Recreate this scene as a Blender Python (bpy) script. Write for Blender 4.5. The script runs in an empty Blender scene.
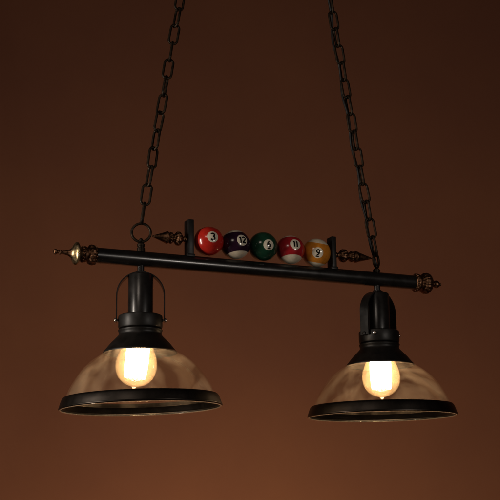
import bpy, bmesh, math, random
from mathutils import Vector, Matrix, Quaternion
R_ = math.radians
sc = bpy.context.scene
C = sc.collection
Z0 = 1.95                                   # height of the bar above the (unseen) floor

# ------------------------------------------------------------------ camera
def view_frame(yaw, tilt, roll):
    cy, sy = math.cos(yaw), math.sin(yaw)
    f = Vector((sy*math.cos(tilt), cy*math.cos(tilt), math.sin(tilt)))
    r = Vector((cy, -sy, 0)); u = r.cross(f)
    c, s = math.cos(roll), math.sin(roll)
    return r*c+u*s, u*c-r*s, f
CAM = Vector((-1.0081, -2.1418, -0.5256+Z0))
VR, VU, VF = view_frame(R_(24.5229), R_(13.4623), R_(-0.7786))
cd = bpy.data.cameras.new('camera'); cam = bpy.data.objects.new('camera', cd); C.objects.link(cam)
cam.matrix_world = Matrix(((VR.x, VU.x, -VF.x, CAM.x), (VR.y, VU.y, -VF.y, CAM.y), (VR.z, VU.z, -VF.z, CAM.z), (0, 0, 0, 1)))
cd.sensor_width = 36; cd.lens = 86.94; cd.clip_end = 100; cd.clip_start = .05
sc.camera = cam

# ------------------------------------------------------------------ world, lamps, exposure
w = bpy.data.worlds.new('World'); sc.world = w; w.use_nodes = True
w.node_tree.nodes['Background'].inputs[0].default_value = (.60, .36, .31, 1)
w.node_tree.nodes['Background'].inputs[1].default_value = .012
sc.view_settings.view_transform = 'Standard'; sc.view_settings.look = 'None'
sc.view_settings.exposure = 0; sc.view_settings.gamma = 1
HEAD = Vector((VF.x, VF.y, 0)).normalized(); SIDE = Vector((HEAD.y, -HEAD.x, 0))
MID = Vector((0, 0, Z0-.1))
def area(name, right, toward, up, size, sy, energy, col, aim=None):
    l = bpy.data.lights.new(name, 'AREA'); l.shape = 'RECTANGLE'; l.size = size; l.size_y = sy
    l.energy = energy; l.color = col
    o = bpy.data.objects.new(name, l); C.objects.link(o)
    o.location = MID + SIDE*right - HEAD*toward + Vector((0, 0, up))
    o.rotation_euler = ((aim or MID)-o.location).to_track_quat('-Z', 'Y').to_euler()
    return o
area('softbox_left', -1.35, .72, .0, .13, .75, 14.5, (1, .88, .76))
area('softbox_right', 1.18, 1.44, .05, .10, .10, 5.2, (1, .9, .8))
area('softbox_front', -.75, 1.9, 1.05, .50, .34, 3.0, (1, .84, .70))
WALL = 1.7                                   # distance of the wall behind the bar
glow = area('wall_wash', -.2, -WALL+1.05, -1.05, .8, .4, 12.8, (1, .80, .48), MID + HEAD*9 - SIDE*.2 + Vector((0, 0, -1.05)))

# ------------------------------------------------------------------ materials
def mat(name):
    m = bpy.data.materials.new(name); m.use_nodes = True
    nt = m.node_tree; nt.nodes.clear()
    return m, nt, nt.nodes.new('ShaderNodeOutputMaterial')
def N(nt, t, **kw):
    n = nt.nodes.new(t)
    for k, v in kw.items():
        if k in n.inputs.keys(): n.inputs[k].default_value = v
        else: setattr(n, k, v)
    return n
def noise(nt, scale, detail=4, rough=.6):
    tc = N(nt, 'ShaderNodeTexCoord'); n = N(nt, 'ShaderNodeTexNoise')
    n.inputs['Scale'].default_value = scale; n.inputs['Detail'].default_value = detail; n.inputs['Roughness'].default_value = rough
    nt.links.new(tc.outputs['Object'], n.inputs['Vector']); return n
def ramp(nt, src, stops, interp='LINEAR'):
    r = N(nt, 'ShaderNodeValToRGB'); r.color_ramp.interpolation = interp
    e = r.color_ramp.elements
    while len(e) < len(stops): e.new(.5)
    for q, (p, c) in zip(e, stops): q.position = p; q.color = (*c, 1) if len(c) == 3 else c
    nt.links.new(src, r.inputs[0]); return r
def g(v): return (v, v, v)
def metal(name, c0, c1, r0, r1, metallic, scale=60, bump=.05, coat=0):
    m, nt, out = mat(name); p = N(nt, 'ShaderNodeBsdfPrincipled')
    p.inputs['Metallic'].default_value = metallic
    n = noise(nt, scale); cr = ramp(nt, n.outputs['Fac'], [(.35, c0), (.65, c1)]); rr = ramp(nt, n.outputs['Fac'], [(.3, g(r0)), (.7, g(r1))])
    nt.links.new(cr.outputs[0], p.inputs['Base Color']); nt.links.new(rr.outputs[0], p.inputs['Roughness'])
    n2 = noise(nt, scale*9, 2); b = N(nt, 'ShaderNodeBump'); b.inputs['Strength'].default_value = bump; b.inputs['Distance'].default_value = .0006
    nt.links.new(n2.outputs['Fac'], b.inputs['Height']); nt.links.new(b.outputs[0], p.inputs['Normal'])
    p.inputs['Coat Weight'].default_value = coat; p.inputs['Coat Roughness'].default_value = .2
    nt.links.new(p.outputs[0], out.inputs[0]); return m
BLACK = metal('black_lacquered_metal', (.007, .0065, .006), (.011, .0095, .009), .25, .36, .0, 40, .05, .3)
RIM = metal('black_gloss_rim', (.036, .031, .027), (.046, .039, .034), .36, .42, 1, 40, .04)
SATIN = metal('black_satin_metal', (.0045, .004, .0035), (.0075, .006, .005), .40, .52, .0, 50, .08)
SATIN.node_tree.nodes['Principled BSDF'].inputs['Specular IOR Level'].default_value = .32
IRON = metal('dark_bronze_chain', (.010, .007, .0042), (.034, .022, .012), .36, .55, .75, 90, .2)
BRASS = metal('aged_brass', (.26, .18, .085), (.56, .45, .27), .24, .42, 1, 120, .25)
DBRASS = metal('dark_antique_brass', (.05, .023, .012), (.30, .155, .085), .28, .45, 1, 220, .35)
STEEL = metal('screw_steel', (.5, .42, .36), (.7, .62, .55), .25, .35, 1, 200, .1)
RUBBER = metal('cord_rubber', (.003, .003, .003), (.006, .0055, .005), .5, .65, 0, 100, .1)

def wall_mat():
    m, nt, out = mat('brown_plaster'); p = N(nt, 'ShaderNodeBsdfPrincipled'); p.inputs['Roughness'].default_value = .85
    p.inputs['Specular IOR Level'].default_value = .15
    n = noise(nt, 1.3, 5, .55); cr = ramp(nt, n.outputs['Fac'], [(.3, (.166, .062, .037)), (.7, (.204, .078, .041))])
    nt.links.new(cr.outputs[0], p.inputs['Base Color'])
    n2 = noise(nt, 140, 4); b = N(nt, 'ShaderNodeBump'); b.inputs['Strength'].default_value = .06; b.inputs['Distance'].default_value = .002
    nt.links.new(n2.outputs['Fac'], b.inputs['Height']); nt.links.new(b.outputs[0], p.inputs['Normal'])
    nt.links.new(p.outputs[0], out.inputs[0]); return m
WALLM = wall_mat()

def ball_mat(name, col, stripe):
    m, nt, out = mat(name); p = N(nt, 'ShaderNodeBsdfPrincipled')
    p.inputs['Roughness'].default_value = .20; p.inputs['Coat Weight'].default_value = .35; p.inputs['Coat Roughness'].default_value = .07
    n = noise(nt, 160, 5)
    c1 = tuple(v*.82 for v in col)
    body = ramp(nt, n.outputs['Fac'], [(.35, c1), (.6, col)])
    if stripe:
        tc = N(nt, 'ShaderNodeTexCoord'); sx = N(nt, 'ShaderNodeSeparateXYZ'); nt.links.new(tc.outputs['Object'], sx.inputs[0])
        ab = N(nt, 'ShaderNodeMath', operation='ABSOLUTE'); nt.links.new(sx.outputs['Z'], ab.inputs[0])
        mr = N(nt, 'ShaderNodeMapRange'); mr.inputs['From Min'].default_value = .0296*.665; mr.inputs['From Max'].default_value = .0296*.685
        nt.links.new(ab.outputs[0], mr.inputs['Value'])
        mx = N(nt, 'ShaderNodeMix', data_type='RGBA'); nt.links.new(mr.outputs[0], mx.inputs[0])
        nt.links.new(body.outputs[0], mx.inputs[6])
        iv = ramp(nt, n.outputs['Fac'], [(.3, (.56, .47, .34)), (.6, (.68, .59, .45))])
        nt.links.new(iv.outputs[0], mx.inputs[7]); nt.links.new(mx.outputs[2], p.inputs['Base Color'])
    else: nt.links.new(body.outputs[0], p.inputs['Base Color'])
    nt.links.new(p.outputs[0], out.inputs[0]); return m
def plain(name, c, r=.2, s=120):
    return metal(name, tuple(v*.9 for v in c), c, .13, .16, 0, s, .02, 0)
SPOT = plain('ivory_spot', (.70, .63, .50)); INK = plain('black_ink', (.008, .008, .008))

def glass_mat(name, tint, haze, haze_col, wavy, lo, hi, bump, swirl=0, a0=.35, a1=1.6):
    """thin clear glass: what is behind shows through, the surface mirrors at grazing angles, a little seedy haze scatters light, made patchy on the shades to imitate reflections"""
    m, nt, out = mat(name)
    tr = N(nt, 'ShaderNodeBsdfTransparent'); tr.inputs[0].default_value = (*tint, 1)
    gl = N(nt, 'ShaderNodeBsdfGlossy'); gl.inputs['Roughness'].default_value = .025; gl.inputs[0].default_value = (1, .96, .9, 1)
    n = noise(nt, wavy, 3, .5); b = N(nt, 'ShaderNodeBump'); b.inputs['Strength'].default_value = bump; b.inputs['Distance'].default_value = .004
    nt.links.new(n.outputs['Fac'], b.inputs['Height']); nt.links.new(b.outputs[0], gl.inputs['Normal'])
    fr = N(nt, 'ShaderNodeFresnel'); ge = N(nt, 'ShaderNodeNewGeometry'); mi = N(nt, 'ShaderNodeMapRange'); mi.inputs['To Min'].default_value = 1.5; mi.inputs['To Max'].default_value = 1/1.5; nt.links.new(ge.outputs['Backfacing'], mi.inputs['Value']); nt.links.new(mi.outputs[0], fr.inputs[0]); nt.links.new(b.outputs[0], fr.inputs['Normal'])
    df = N(nt, 'ShaderNodeBsdfDiffuse'); df.inputs[0].default_value = (*haze_col, 1)
    tl = N(nt, 'ShaderNodeBsdfTranslucent'); tl.inputs[0].default_value = (*haze_col, 1)
    dm = N(nt, 'ShaderNodeMixShader'); dm.inputs[0].default_value = .6; nt.links.new(df.outputs[0], dm.inputs[1]); nt.links.new(tl.outputs[0], dm.inputs[2])
    n2 = noise(nt, wavy*.55, 3, .5); hr = ramp(nt, n2.outputs['Fac'], [(lo, g(haze*a0)), (hi, g(haze*a1))]); n2.inputs['Distortion'].default_value = swirl
    a = N(nt, 'ShaderNodeMixShader'); nt.links.new(hr.outputs[0], a.inputs[0]); nt.links.new(tr.outputs[0], a.inputs[1]); nt.links.new(dm.outputs[0], a.inputs[2])
    z = N(nt, 'ShaderNodeMixShader'); nt.links.new(fr.outputs[0], z.inputs[0]); nt.links.new(a.outputs[0], z.inputs[1]); nt.links.new(gl.outputs[0], z.inputs[2])
    nt.links.new(z.outputs[0], out.inputs[0]); return m
SHADE = glass_mat('clear_shade_glass', (.97, .94, .91), .025, (.95, .80, .64), 13, .45, .59, .12, 2.2, .3, 2.1)  # noise-shaped haze patches stand in for reflections in the bell
LIP = glass_mat('ground_glass_edge', (.9, .85, .8), .16, (.95, .82, .68), 30, .3, .7, .1, 0, .8, 1.2)
BULBG = glass_mat('amber_bulb_glass', (1, .93, .80), .038, (1, .74, .42), 40, .3, .7, .03)
nt = BULBG.node_tree; vs = N(nt, 'ShaderNodeVolumeScatter'); vs.inputs['Color'].default_value = (1, .80, .55, 1); vs.inputs['Density'].default_value = 2.1  # scattering volume added inside the bulb to give the filament a soft halo
nt.links.new(vs.outputs[0], [n for n in nt.nodes if n.type == 'OUTPUT_MATERIAL'][0].inputs['Volume'])
def fil_mat():
    m, nt, out = mat('glowing_filament'); e = N(nt, 'ShaderNodeEmission'); e.inputs[0].default_value = (1, .76, .50, 1); e.inputs[1].default_value = 52
    nt.links.new(e.outputs[0], out.inputs[0]); return m
FIL = fil_mat()

# ------------------------------------------------------------------ mesh helpers
def finish(name, bm, m, parent=None, sharp=38):
    bmesh.ops.recalc_face_normals(bm, faces=bm.faces)
    for f in bm.faces: f.smooth = True
    for e in bm.edges:
        if len(e.link_faces) == 2 and e.calc_face_angle(0) > R_(sharp): e.smooth = False
    me = bpy.data.meshes.new(name); bm.to_mesh(me); bm.free(); me.materials.append(m)
    return link(name, me, parent)
def link(name, me, parent=None):
    o = bpy.data.objects.new(name, me); C.objects.link(o)
    if parent: o.parent = parent
    return o
def empty(name, loc, label=None, cat=None, group=None):
    o = bpy.data.objects.new(name, None); C.objects.link(o); o.location = loc; o.empty_display_size = .05
    tag(o, label, cat, group); return o
def tag(o, label=None, cat=None, group=None):
    if label: o['label'] = label
    if cat: o['category'] = cat
    if group: o['group'] = group
def smooth_profile(pts, n=6):
    out = []
    for i in range(len(pts)-1):
        p0, p1, p2, p3 = pts[max(i-1, 0)], pts[i], pts[i+1], pts[min(i+2, len(pts)-1)]
        for k in range(n):
            t = k/n
            out.append(tuple(.5*((2*b)+(-a+c)*t+(2*a-5*b+4*c-d)*t*t+(-a+3*b-3*c+d)*t**3) for a, b, c, d in zip(p0, p1, p2, p3)))
    out.append(pts[-1]); return out
def lathe(bm, prof, segs=64, M=Matrix(), close=False, rib=None):
    """prof: (radius, height) along local z; rib(r,h,angle)->radius"""
    rings = []
    for r, h in prof:
        if r <= 1e-7: rings.append([bm.verts.new(M @ Vector((0, 0, h)))]); continue
        ring = []
        for k in range(segs):
            a = 2*math.pi*k/segs; q = rib(r, h, a) if rib else r
            ring.append(bm.verts.new(M @ Vector((q*math.cos(a), q*math.sin(a), h))))
        rings.append(ring)
    pairs = list(zip(rings, rings[1:])) + ([(rings[-1], rings[0])] if close else [])
    for a, b in pairs:
        for k in range(segs):
            j = (k+1) % segs
            if len(a) == 1 and len(b) == 1: break
            if len(a) == 1: bm.faces.new((a[0], b[k], b[j]))
            elif len(b) == 1: bm.faces.new((a[k], a[j], b[0]))
            else: bm.faces.new((a[k], a[j], b[j], b[k]))
    if not close:
        for ring in (rings[0], rings[-1]):
            if len(ring) > 2:
                bm.faces.new(ring)
def sweep(bm, pts, rad, closed=False, segs=12, M=Matrix(), caps=True):
    pts = [Vector(p) for p in pts]; n = len(pts); T = []
    for i in range(n):
        a = pts[(i-1) % n] if closed or i else pts[0]; b = pts[(i+1) % n] if closed or i < n-1 else pts[-1]
        T.append((b-a).normalized())
    nrm = T[0].orthogonal().normalized(); rings = []
    for i in range(n):
        if i: nrm = T[i-1].rotation_difference(T[i]) @ nrm
        nrm = (nrm - T[i]*nrm.dot(T[i])).normalized(); bn = T[i].cross(nrm)
        r = rad(i/(n-1)) if callable(rad) else rad
        rings.append([bm.verts.new(M @ (pts[i]+(nrm*math.cos(2*math.pi*k/segs)+bn*math.sin(2*math.pi*k/segs))*r)) for k in range(segs)])
    m = n if closed else n-1
    off = 0
    if closed:                                   # match the seam
        d = [(rings[0][k].co-rings[-1][0].co).length for k in range(segs)]; off = d.index(min(d))
    for i in range(m):
        a, b = rings[i], rings[(i+1) % n]; o = off if i == n-1 else 0
        for k in range(segs):
            bm.faces.new((a[k], a[(k+1) % segs], b[(k+1+o) % segs], b[(k+o) % segs]))
    if not closed and caps: bm.faces.new(rings[0]); bm.faces.new(rings[-1])
def bevel_box(bm, x0, x1, y0, y1, z0, z1, bev=.001, M=Matrix()):
    r = bmesh.ops.create_cube(bm, size=1)
    for v in r['verts']:
        v.co = M @ Vector((x0+(v.co.x+.5)*(x1-x0), y0+(v.co.y+.5)*(y1-y0), z0+(v.co.z+.5)*(z1-z0)))
    es = {e for v in r['verts'] for e in v.link_edges}
    bmesh.ops.bevel(bm, geom=list(es), offset=bev, segments=2, affect='EDGES', profile=.5)
def ball(bm, c, r, M=Matrix(), u=12, v=8):
    bmesh.ops.create_uvsphere(bm, u_segments=u, v_segments=v, radius=r, matrix=M @ Matrix.Translation(c))
TX = Matrix.Rotation(R_(90), 4, 'Y')            # local z -> +x
TXN = Matrix.Rotation(R_(-90), 4, 'Y')          # local z -> -x

# ------------------------------------------------------------------ setting: the wall
bm = bmesh.new()
bmesh.ops.create_grid(bm, x_segments=24, y_segments=24, size=6)
wall = finish('wall', bm, WALLM); wall['kind'] = 'structure'
wall.location = Vector((0, 0, Z0)) + HEAD*WALL
wall.rotation_euler = (-HEAD).to_track_quat('Z', 'Y').to_euler()

# ------------------------------------------------------------------ the pendant light
XA, XB, XL, XR, RB = -.353, .351, -.2615, .2600, .0150
light = empty('billiard_pendant_light', (0, 0, Z0),
              'black two-lamp billiard pendant light with clear glass bell shades hanging from two chains', 'pendant light')
bm = bmesh.new()
lathe(bm, [(RB-.0015, XA), (RB, XA+.0015), (RB, XB-.0015), (RB-.0015, XB)], 48, TX); finish('bar', bm, BLACK, light)

def gad(n, amp, lo, hi):
    def f(r, h, a):
        return r*(1+amp*math.cos(n*a)) if lo <= h <= hi else r
    return f
def bead_ring(bm, M, r, h, n, br):
    for k in range(n):
        a = 2*math.pi*k/n; ball(bm, Vector((r*math.cos(a), r*math.sin(a), h)), br, M, 8, 6)
# end of the bar nearest the lens: flower ring, beaded neck, bell disc, drawn-out point
ML = Matrix.Translation((XA, 0, 0)) @ TXN; MR = Matrix.Translation((XB, 0, 0)) @ TX
bm = bmesh.new()
pr = smooth_profile([(.0152, -.0005), (.0182, .003), (.0192, .0075), (.0172, .012), (.0135, .0155), (.0150, .0185), (.0152, .0215), (.0120, .0255), (.0125, .0285), (.0165, .0315), (.0205, .0340), (.0222, .0362), (.0212, .0390), (.0168, .0420), (.0108, .0452), (.0070, .0495), (.0048, .0550), (.0034, .0620), (.0030, .0645), (.0046, .0668), (.0048, .0684), (.0030, .0705), (.0030, .0722), (.0050, .0748), (.0054, .0772), (.0036, .0800), (0, .0808)], 3)
lathe(bm, pr, 60, ML, rib=gad(10, .06, .002, .0125))
bead_ring(bm, ML, .0138, .0243, 14, .0026); bead_ring(bm, ML, .0165, .0005, 16, .0022)
fin = finish('finial', bm, DBRASS, light, 60); fin.data.materials.append(BRASS)
for f in fin.data.polygons: f.material_index = int(.028 < XA-f.center.x < .0475)
fin['label'] = 'antique end finial with a bright brass bell disc and thin drawn-out tip'
bm = bmesh.new()
pr = smooth_profile([(.0152, -.0005), (.0180, .003), (.0192, .0065), (.0178, .0105), (.0135, .0140), (.0145, .0175), (.0195, .0215), (.0218, .0265), (.0212, .0320), (.0175, .0380), (.0110, .0425), (.0050, .0455), (.0042, .0475), (.0062, .0500), (.0082, .0540), (.0080, .0580), (.0056, .0615), (.0034, .0635), (.0036, .0655), (.0020, .0672), (0, .0675)], 3)
lathe(bm, pr, 72, MR, rib=gad(18, .045, .016, .041))
bead_ring(bm, MR, .0172, .0035, 16, .0027); bead_ring(bm, MR, .0205, .0335, 18, .0017)
fin = finish('finial', bm, DBRASS, light, 60); fin['label'] = 'dark antique brass end finial with a ribbed bulb and ball tip'

# posts that hold the row of balls, each with an arrow-shaped ornament
def arrow(parent, M, k):
    bm = bmesh.new()
    pr = smooth_profile([(.0060, 0), (.0066, .0030), (.0048, .0060), (.0064, .0090), (.0100, .0110), (.0132, .0150), (.0125, .0195), (.0085, .0232), (.0068, .0255), (.0090, .0282), (.0112, .0310), (.0100, .0340), (.0086, .0355), (.0118, .0378), (.0122, .0400), (.0100, .0445), (.0072, .0520), (.0044, .0600), (.0020, .0665), (.0006, .0690), (0, .0692)], 3)
    pr = [(r, h*k) for r, h in pr]
    lathe(bm, pr, 48, M, rib=gad(12, .06, .0105*k, .034*k))
    bead_ring(bm, M, .0118, .0175*k, 12, .0022); bead_ring(bm, M, .0100, .0312*k, 10, .0018)
    finish('arrow_ornament', bm, DBRASS, parent, 60)
PLX0, PLX1, PRX0, PRX1 = -.1680, -.1560, .1495, .1600
for x0, x1, s, tz in ((PLX0, PLX1, -1, .0865), (PRX0, PRX1, 1, .0805)):
    bm = bmesh.new(); bevel_box(bm, x0, x1, -.0115, .0115, RB*.78, tz, .0012)
    bevel_box(bm, x0-.002, x1+.002, -.0128, .0128, RB*.72, RB*1.12, .001)
    post = finish('bracket_post', bm, SATIN, light)
    arrow(post, Matrix.Translation((x0 if s < 0 else x1, 0, .0475 if s < 0 else .0440)) @ (TXN if s < 0 else TX), 1.03 if s < 0 else 1.30)

# eye bolts through the bar
def eye_bolt(x, rot, zc, rr=.0182):
    M = Matrix.Translation((x, 0, 0)) @ Matrix.Rotation(rot, 4, 'Z')
    bm = bmesh.new()
    sweep(bm, [(rr*math.sin(2*math.pi*k/40), 0, zc+rr*math.cos(2*math.pi*k/40)) for k in range(40)], .0026, True, 10, M)
    lathe(bm, [(.0048, zc-rr-.002), (.0060, zc-rr-.0035), (.0075, zc-rr-.005), (.0075, zc-rr-.009), (.0064, zc-rr-.0098), (.0064, zc-rr-.0115), (.0078, zc-rr-.0125), (.0082, RB*.9)], 24, M)
    ball(bm, Vector((0, 0, zc-rr+.0030)), .0042, M)
    return finish('eye_bolt', bm, IRON, light)
VY = math.atan2((CAM.x-XL), -(CAM.y))          # rotation that turns a ring's face to the lens
eye_bolt(XL, -VY*0+R_(-20), .0525)
eye_bolt(XR, R_(38), .0400, .0150)

def lamp(x, spin, tilt_x, tilt_y, bulb_x, bulb_y, screws, rivet):
    M = Matrix.Translation((x, 0, 0))
    bm = bmesh.new()
    lathe(bm, [(.0066, -RB*.85), (.0066, -.0235), (.0088, -.0240), (.0092, -.0250), (.0092, -.0285), (.0080, -.0300)], 32, M)
    finish('stem', bm, BLACK, light)
    # socket housing: the plain tube
    bm = bmesh.new()
    lathe(bm, [(.0082, -.0290), (.0190, -.0300), (.0226, -.0312), (.0240, -.0335), (.0240, -.1120)], 56, M)
    hs = finish('socket_housing', bm, BLACK, light)
    # strap: one flat strip bent into an arch
    bm = bmesh.new(); SM = M @ Matrix.Rotation(spin, 4, 'Z')
    path = [(-.0452, -.1225), (-.0452, -.0950)] + [(-.0452*math.cos(a), -.0715+.0445*math.sin(a)) for a in [math.pi*k/28 for k in range(29)]] + [(.0452, -.0950), (.0452, -.1225)]
    prev = None; n = len(path)
    for i, (px, pz) in enumerate(path):
        a, b = path[max(i-1, 0)], path[min(i+1, n-1)]
        t = Vector((b[0]-a[0], 0, b[1]-a[1])).normalized(); nn = Vector((-t.z, 0, t.x))*.0011
        ring = [bm.verts.new(SM @ (Vector((px, y, pz))+s*nn)) for y, s in ((-.0105, -1), (.0105, -1), (.0105, 1), (-.0105, 1))]
        if prev:
            for k in range(4): bm.faces.new((prev[k], prev[(k+1) % 4], ring[(k+1) % 4], ring[k]))
        else: bm.faces.new(ring)
        prev = ring
    bm.faces.new(prev); finish('strap', bm, BLACK, hs)
    # collar
    bm = bmesh.new()
    lathe(bm, [(.0236, -.1095), (.0385, -.1100), (.0412, -.1115), (.0418, -.1135), (.0418, -.1325), (.0408, -.1350), (.0380, -.1360), (.0200, -.1362)], 72, M)
    finish('collar', bm, SATIN, hs)
    def screw(ang, r0, big, m=STEEL):
        bm = bmesh.new(); K = M @ Matrix.Rotation(ang, 4, 'Z') @ Matrix.Translation((r0, 0, -.1195)) @ TX
        lathe(bm, [(.0030, -.004), (.0030, .0004), (big, .0008), (big, .0018), (big*.8, .0034), (big*.35, .0042), (0, .0043)], 20, K)
        finish('screw', bm, m, hs)
    for a in (0, math.pi): screw(spin+a, .0458, .0044, rivet)
    for a in screws: screw(a, .0418, .0042)
    # gallery cone that carries the glass
    bm = bmesh.new()
    pr = smooth_profile([(.0372, -.1352), (.0385, -.1366), (.0420, -.1388), (.0405, -.1440), (.0412, -.1485), (.0470, -.1550), (.0560, -.1640), (.0645, -.1745), (.0690, -.1795)], 4)
    pr += [(.0699, -.1812), (.0697, -.1826), (.0680, -.1826), (.0655, -.1790), (.0545, -.1650), (.0455, -.1540), (.0380, -.1480), (.0365, -.1365)]
    lathe(bm, pr, 80, M, close=True); finish('shade_holder', bm, SATIN, light)
    # glass bell and its metal rim, hung a touch crooked
    T = M @ Matrix.Translation((0, 0, -.20)) @ Matrix.Rotation(tilt_x, 4, 'X') @ Matrix.Rotation(tilt_y, 4, 'Y') @ Matrix.Translation((0, 0, .20))
    bm = bmesh.new()
    po = smooth_profile([(.0560, -.1690), (.0630, -.1750), (.0725, -.1830), (.0900, -.1945), (.1065, -.2090), (.1195, -.2250), (.1300, -.2420), (.1370, -.2570), (.1415, -.2705)], 5)
    pi = [(r-.0026, z-.0012) for r, z in reversed(po)]
    lathe(bm, po+pi, 112, T, close=True)
    gs = finish('glass_shade', bm, SHADE, light, 80)
    bm = bmesh.new()
    pr = smooth_profile([(.1436, -.2635), (.1462, -.2665), (.1490, -.2730), (.1513, -.2800), (.1522, -.2828)], 4)
    pr += [(.1506+.0021*math.cos(R_(q)), -.2838+.0021*math.sin(R_(q))) for q in range(15, -226, -20)]
    pr += [(.1478, -.2795), (.1452, -.2710), (.1432, -.2680), (.1424, -.2640)]
    lathe(bm, pr, 128, T, close=True); finish('rim', bm, RIM, gs)
    bm = bmesh.new()
    lathe(bm, [(.1497+.0013*math.cos(R_(q)), -.2858+.0013*math.sin(R_(q))) for q in range(0, 360, 36)], 128, T, close=True); finish('glass_lip', bm, LIP, gs, 80)  # glassy ring added to give the rim's lower edge its bright line
    # filament bulb, leaning in its socket
    B = M @ Matrix.Translation((0, 0, -.135)) @ Matrix.Rotation(bulb_x, 4, 'X') @ Matrix.Rotation(bulb_y, 4, 'Y') @ Matrix.Translation((0, 0, .135))
    bm = bmesh.new()
    pr = smooth_profile([(.0130, -.1300), (.0150, -.1400), (.0210, -.1550), (.0300, -.1740), (.0370, -.1920), (.0388, -.2060), (.0370, -.2200), (.0310, -.2320), (.0215, -.2405), (.0120, -.2445), (.0060, -.2462), (.0036, -.2490), (.0016, -.2520), (0, -.2526)], 5)
    lathe(bm, pr, 64, B); bl = finish('bulb', bm, BULBG, light, 80)
    bm = bmesh.new(); nst = 28; pts = []
    for k in range(nst):
        a = 2*math.pi*k/nst; a2 = 2*math.pi*(k+1)/nst
        lo, hi = -.2260, -.1600
        if k % 2: lo, hi = hi, lo
        for q in range(8):
            t = q/7; rr = .0185+.0020*math.sin(math.pi*t)
            pts.append((rr*math.cos(a), rr*math.sin(a), lo+(hi-lo)*t))
        am = (a+a2)/2; pts.append((.0183*math.cos(am), .0183*math.sin(am), hi+(-.0025 if hi < lo else .0025)))
    sweep(bm, pts, .0019, True, 6, B); finish('filament', bm, FIL, bl)
    bm = bmesh.new()
    lathe(bm, [(.0165, -.1225), (.0165, -.1345), (.0130, -.1352)], 32, B); finish('lamp_cap', bm, DBRASS, bl)
lamp(XL, R_(-19), R_(.4), R_(-1.7), R_(0), R_(6.0), (R_(45), R_(115)), STEEL)
lamp(XR, R_(20), R_(1.2), R_(-.8), R_(0), R_(-1.0), (R_(-132), R_(-14)), SATIN)

# ------------------------------------------------------------------ chains
PITCH, LK, LW, WR = .0388, .0477, .0222, .00255
def link_mesh():
    bm = bmesh.new(); r = LW/2-WR; h = LK/2-WR-r; pts = []
    for k in range(13): a = math.pi*k/12; pts.append((r*math.cos(a), 0, h+r*math.sin(a)))
    for k in range(13): a = math.pi+math.pi*k/12; pts.append((r*math.cos(a), 0, -h+r*math.sin(a)))
    sweep(bm, pts, lambda t: WR*(1+.16*math.exp(-((t-.73)/.012)**2)), True, 10)
    o = finish('chain_link', bm, IRON); me = o.data; bpy.data.objects.remove(o); return me
LINK = link_mesh()
def chain(p0, p1, angles, label):
    """p0: inside of the lowest link's bottom curve; p1: a point the chain passes; angles: how far each link is turned from facing the front"""
    p0 = Vector(p0)+Vector((0, 0, Z0)); p1 = Vector(p1)+Vector((0, 0, Z0)); d = (p1-p0).normalized()
    t = empty('hanging_chain', p0, label, 'chain', 'chains that carry the pendant light')
    rnd = random.Random(3)
    for i, a in enumerate(angles):
        c = p0+d*(PITCH*(i+.5)); v = (CAM-c).normalized(); n = (v-d*v.dot(d)).normalized()
        n = Quaternion(d, R_(a)) @ n; dd = (d+Vector((rnd.uniform(-.03, .03), rnd.uniform(-.03, .03), 0))).normalized()
        n = (n-dd*n.dot(dd)).normalized(); x = n.cross(dd)
        o = link('chain_link', LINK, t)
        m = Matrix(((x.x, n.x, dd.x, c.x), (x.y, n.y, dd.y, c.y), (x.z, n.z, dd.z, c.z), (0, 0, 0, 1)))
        o.matrix_local = Matrix.Translation(-p0) @ m
    return t
chain((-.2610, 0, .0725), (-.1813, 0, .553), [84, 4, -66, 24, -52, 40, -28, 72, 0, 88, 8, -62, 20, -70],
      'left dark bronze chain in single links rising from above the left lamp')
chain((.2592, 0, .0520), (.1691, 0, .6166), [-66, 12, -58, 18, -70, 22, -62, 24, -60, 30, -58, 22, -66, 20, -70, 20],
      'right dark bronze chain with a black power cord running along its side')
# the cord that runs down beside the right-hand chain
a, b = Vector((.2592, 0, .052)), Vector((.1691, 0, .6166)); d = (b-a).normalized(); L = (b-a).length
v = (CAM-Vector((.21, 0, Z0+.3))).normalized(); nn = (v-d*v.dot(d)).normalized(); lft = nn.cross(d)
pts = []
for k in range(90):
    t = -.04+k/89*1.12
    s = .0075+.0022*math.sin(t*31+1)-.010*max(0, (t-.88)/.2)
    if t < .12: s = s*max(t+.04, 0)/.16+.002
    pts.append(a+d*(L*t)+lft*s+nn*(-.004+.004*math.sin(t*26)))
bm = bmesh.new(); sweep(bm, pts, .0027, False, 10)
cord = finish('power_cord', bm, RUBBER); cord.location = (0, 0, Z0); tag(cord, 'thin black power cord threaded down beside the right chain', 'cord')

# ------------------------------------------------------------------ billiard balls
BR = .0296
def arc(cx, cy, rx, ry, a0, a1, n=22):
    return [(cx+rx*math.cos(R_(a0+(a1-a0)*k/n)), cy+ry*math.sin(R_(a0+(a1-a0)*k/n))) for k in range(n+1)]
def seg(p, q, n=8): return [(p[0]+(q[0]-p[0])*k/n, p[1]+(q[1]-p[1])*k/n) for k in range(n+1)]
GLYPH = {   # one pen stroke each, in a box 1 high
 '3': [arc(0, .25, .25, .24, 155, -70)+arc(0, -.24, .28, .26, 75, -160)],
 '1': [seg((-.13, .30), (.02, .46), 5)+seg((.03, .44), (.03, -.5), 14)],
 '2': [arc(0, .24, .26, .25, 165, -25)+seg((.20, .08), (-.24, -.40), 8)[1:], seg((-.29, -.44), (.29, -.44), 6)],
 '6': [arc(.10, .02, .36, .46, 80, 180, 14)+arc(0, -.20, .27, .28, 172, 520, 30)],
 '9': [arc(-.10, -.02, .36, .46, 260, 360, 14)+arc(0, .20, .27, .28, -8, 340, 30)]}
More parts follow.
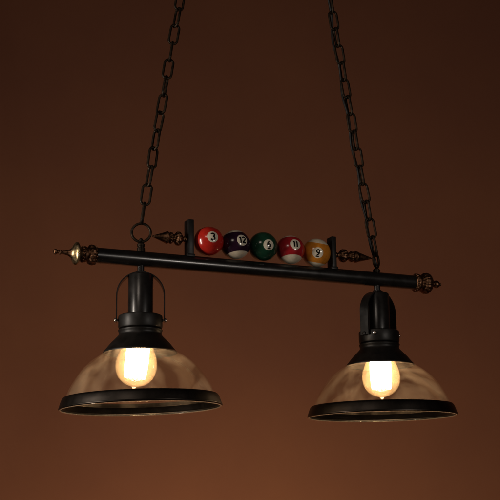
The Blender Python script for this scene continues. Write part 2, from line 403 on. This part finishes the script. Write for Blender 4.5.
def numeral(txt, h, underline):
    bm = bmesh.new(); wd = .125*h; lift = [0]
    def stroke(pts, ox, oy):
        pts = [Vector((x*h+ox, y*h+oy)) for x, y in pts]; prev = None; n = len(pts); lift[0] += .00004
        for i, p in enumerate(pts):
            t = (pts[min(i+1, n-1)]-pts[max(i-1, 0)]).normalized(); q = Vector((-t.y, t.x))*wd
            r = BR+.00026+lift[0]+.00008*i/n; ring = []
            for s_ in (-1, 0, 1):
                x, z = (p+q*s_); ring.append(bm.verts.new((x, -math.sqrt(r*r-x*x-z*z), z)))
            if prev:
                for k in range(2): bm.faces.new((prev[k], prev[k+1], ring[k+1], ring[k]))
            prev = ring
        lift[0] += .00008
    oy = .10*h if underline else 0
    xs = [0] if len(txt) == 1 else ([-.33*h, .30*h] if txt == '12' else [-.24*h, .24*h])
    for ch, ox in zip(txt, xs):
        for st in GLYPH[ch]: stroke(st, ox, oy)
    if underline: stroke(seg((-.30, 0), (.30, 0), 8), 0, -.68*h)
    return bm
def billiard_ball(i, x, z, txt, col, stripe, off, roll, label, ul=False):
    o0 = Vector((x, 0, z+Z0)); v = (CAM-o0).normalized()
    ri = VU.cross(v).normalized(); up = v.cross(ri).normalized()
    n = ri*off[0]+up*off[1]+v*math.sqrt(1-off[0]**2-off[1]**2)
    a = (up-n*up.dot(n)).normalized(); a = Quaternion(n, R_(roll)) @ a
    y = -n; xx = y.cross(a)
    bm = bmesh.new(); bmesh.ops.create_uvsphere(bm, u_segments=72, v_segments=48, radius=BR)
    b = finish('billiard_ball', bm, ball_mat('phenolic_'+label.split()[0]+'_'+('stripe' if stripe else 'solid'), col, stripe))
    b.matrix_world = Matrix(((xx.x, y.x, a.x, o0.x), (xx.y, y.y, a.y, o0.y), (xx.z, y.z, a.z, o0.z), (0, 0, 0, 1)))
    tag(b, label, 'billiard ball', 'billiard balls in a row on the bar')
    bm = bmesh.new(); rr = BR+.00016
    lathe(bm, [(0, rr)]+[(rr*math.sin(R_(q)), rr*math.cos(R_(q))) for q in (4, 8, 12, 16, 20, 22.2)]+[((rr-.0004)*math.sin(R_(22.3)), (rr-.0004)*math.cos(R_(22.3)))], 40, Matrix.Rotation(R_(90), 4, 'X'))
    # drop the closing face that would hide nothing: keep the cap open underneath
    s = finish('number_spot', bm, SPOT, b, 80)
    finish('numeral', numeral(txt, (.0108 if ul else .0135) if len(txt) == 1 else .0122, ul), INK, s, 80)
bz = RB+BR
billiard_ball(0, -.1205, bz+.003, '3', (.46, .020, .012), False, (.28, .33), -4, 'red solid billiard ball numbered 3, beside the left bracket post')
billiard_ball(1, -.0630, bz+.001, '12', (.022, .007, .020), True, (.48, .34), -2, 'purple striped billiard ball numbered 12 between the red 3 and the green 6')
billiard_ball(2, -.0020, bz+.0025, '6', (.010, .048, .026), False, (.40, .14), -3, 'dark green solid billiard ball numbered 6 in the middle of the row', True)
billiard_ball(3, .0590, bz+.001, '11', (.38, .014, .020), True, (.37, .42), -6, 'red striped billiard ball numbered 11 with a white underside')
billiard_ball(4, .1185, bz, '9', (.62, .22, .022), True, (.12, .02), -10, 'yellow orange striped billiard ball numbered 9 beside the right bracket post', True)
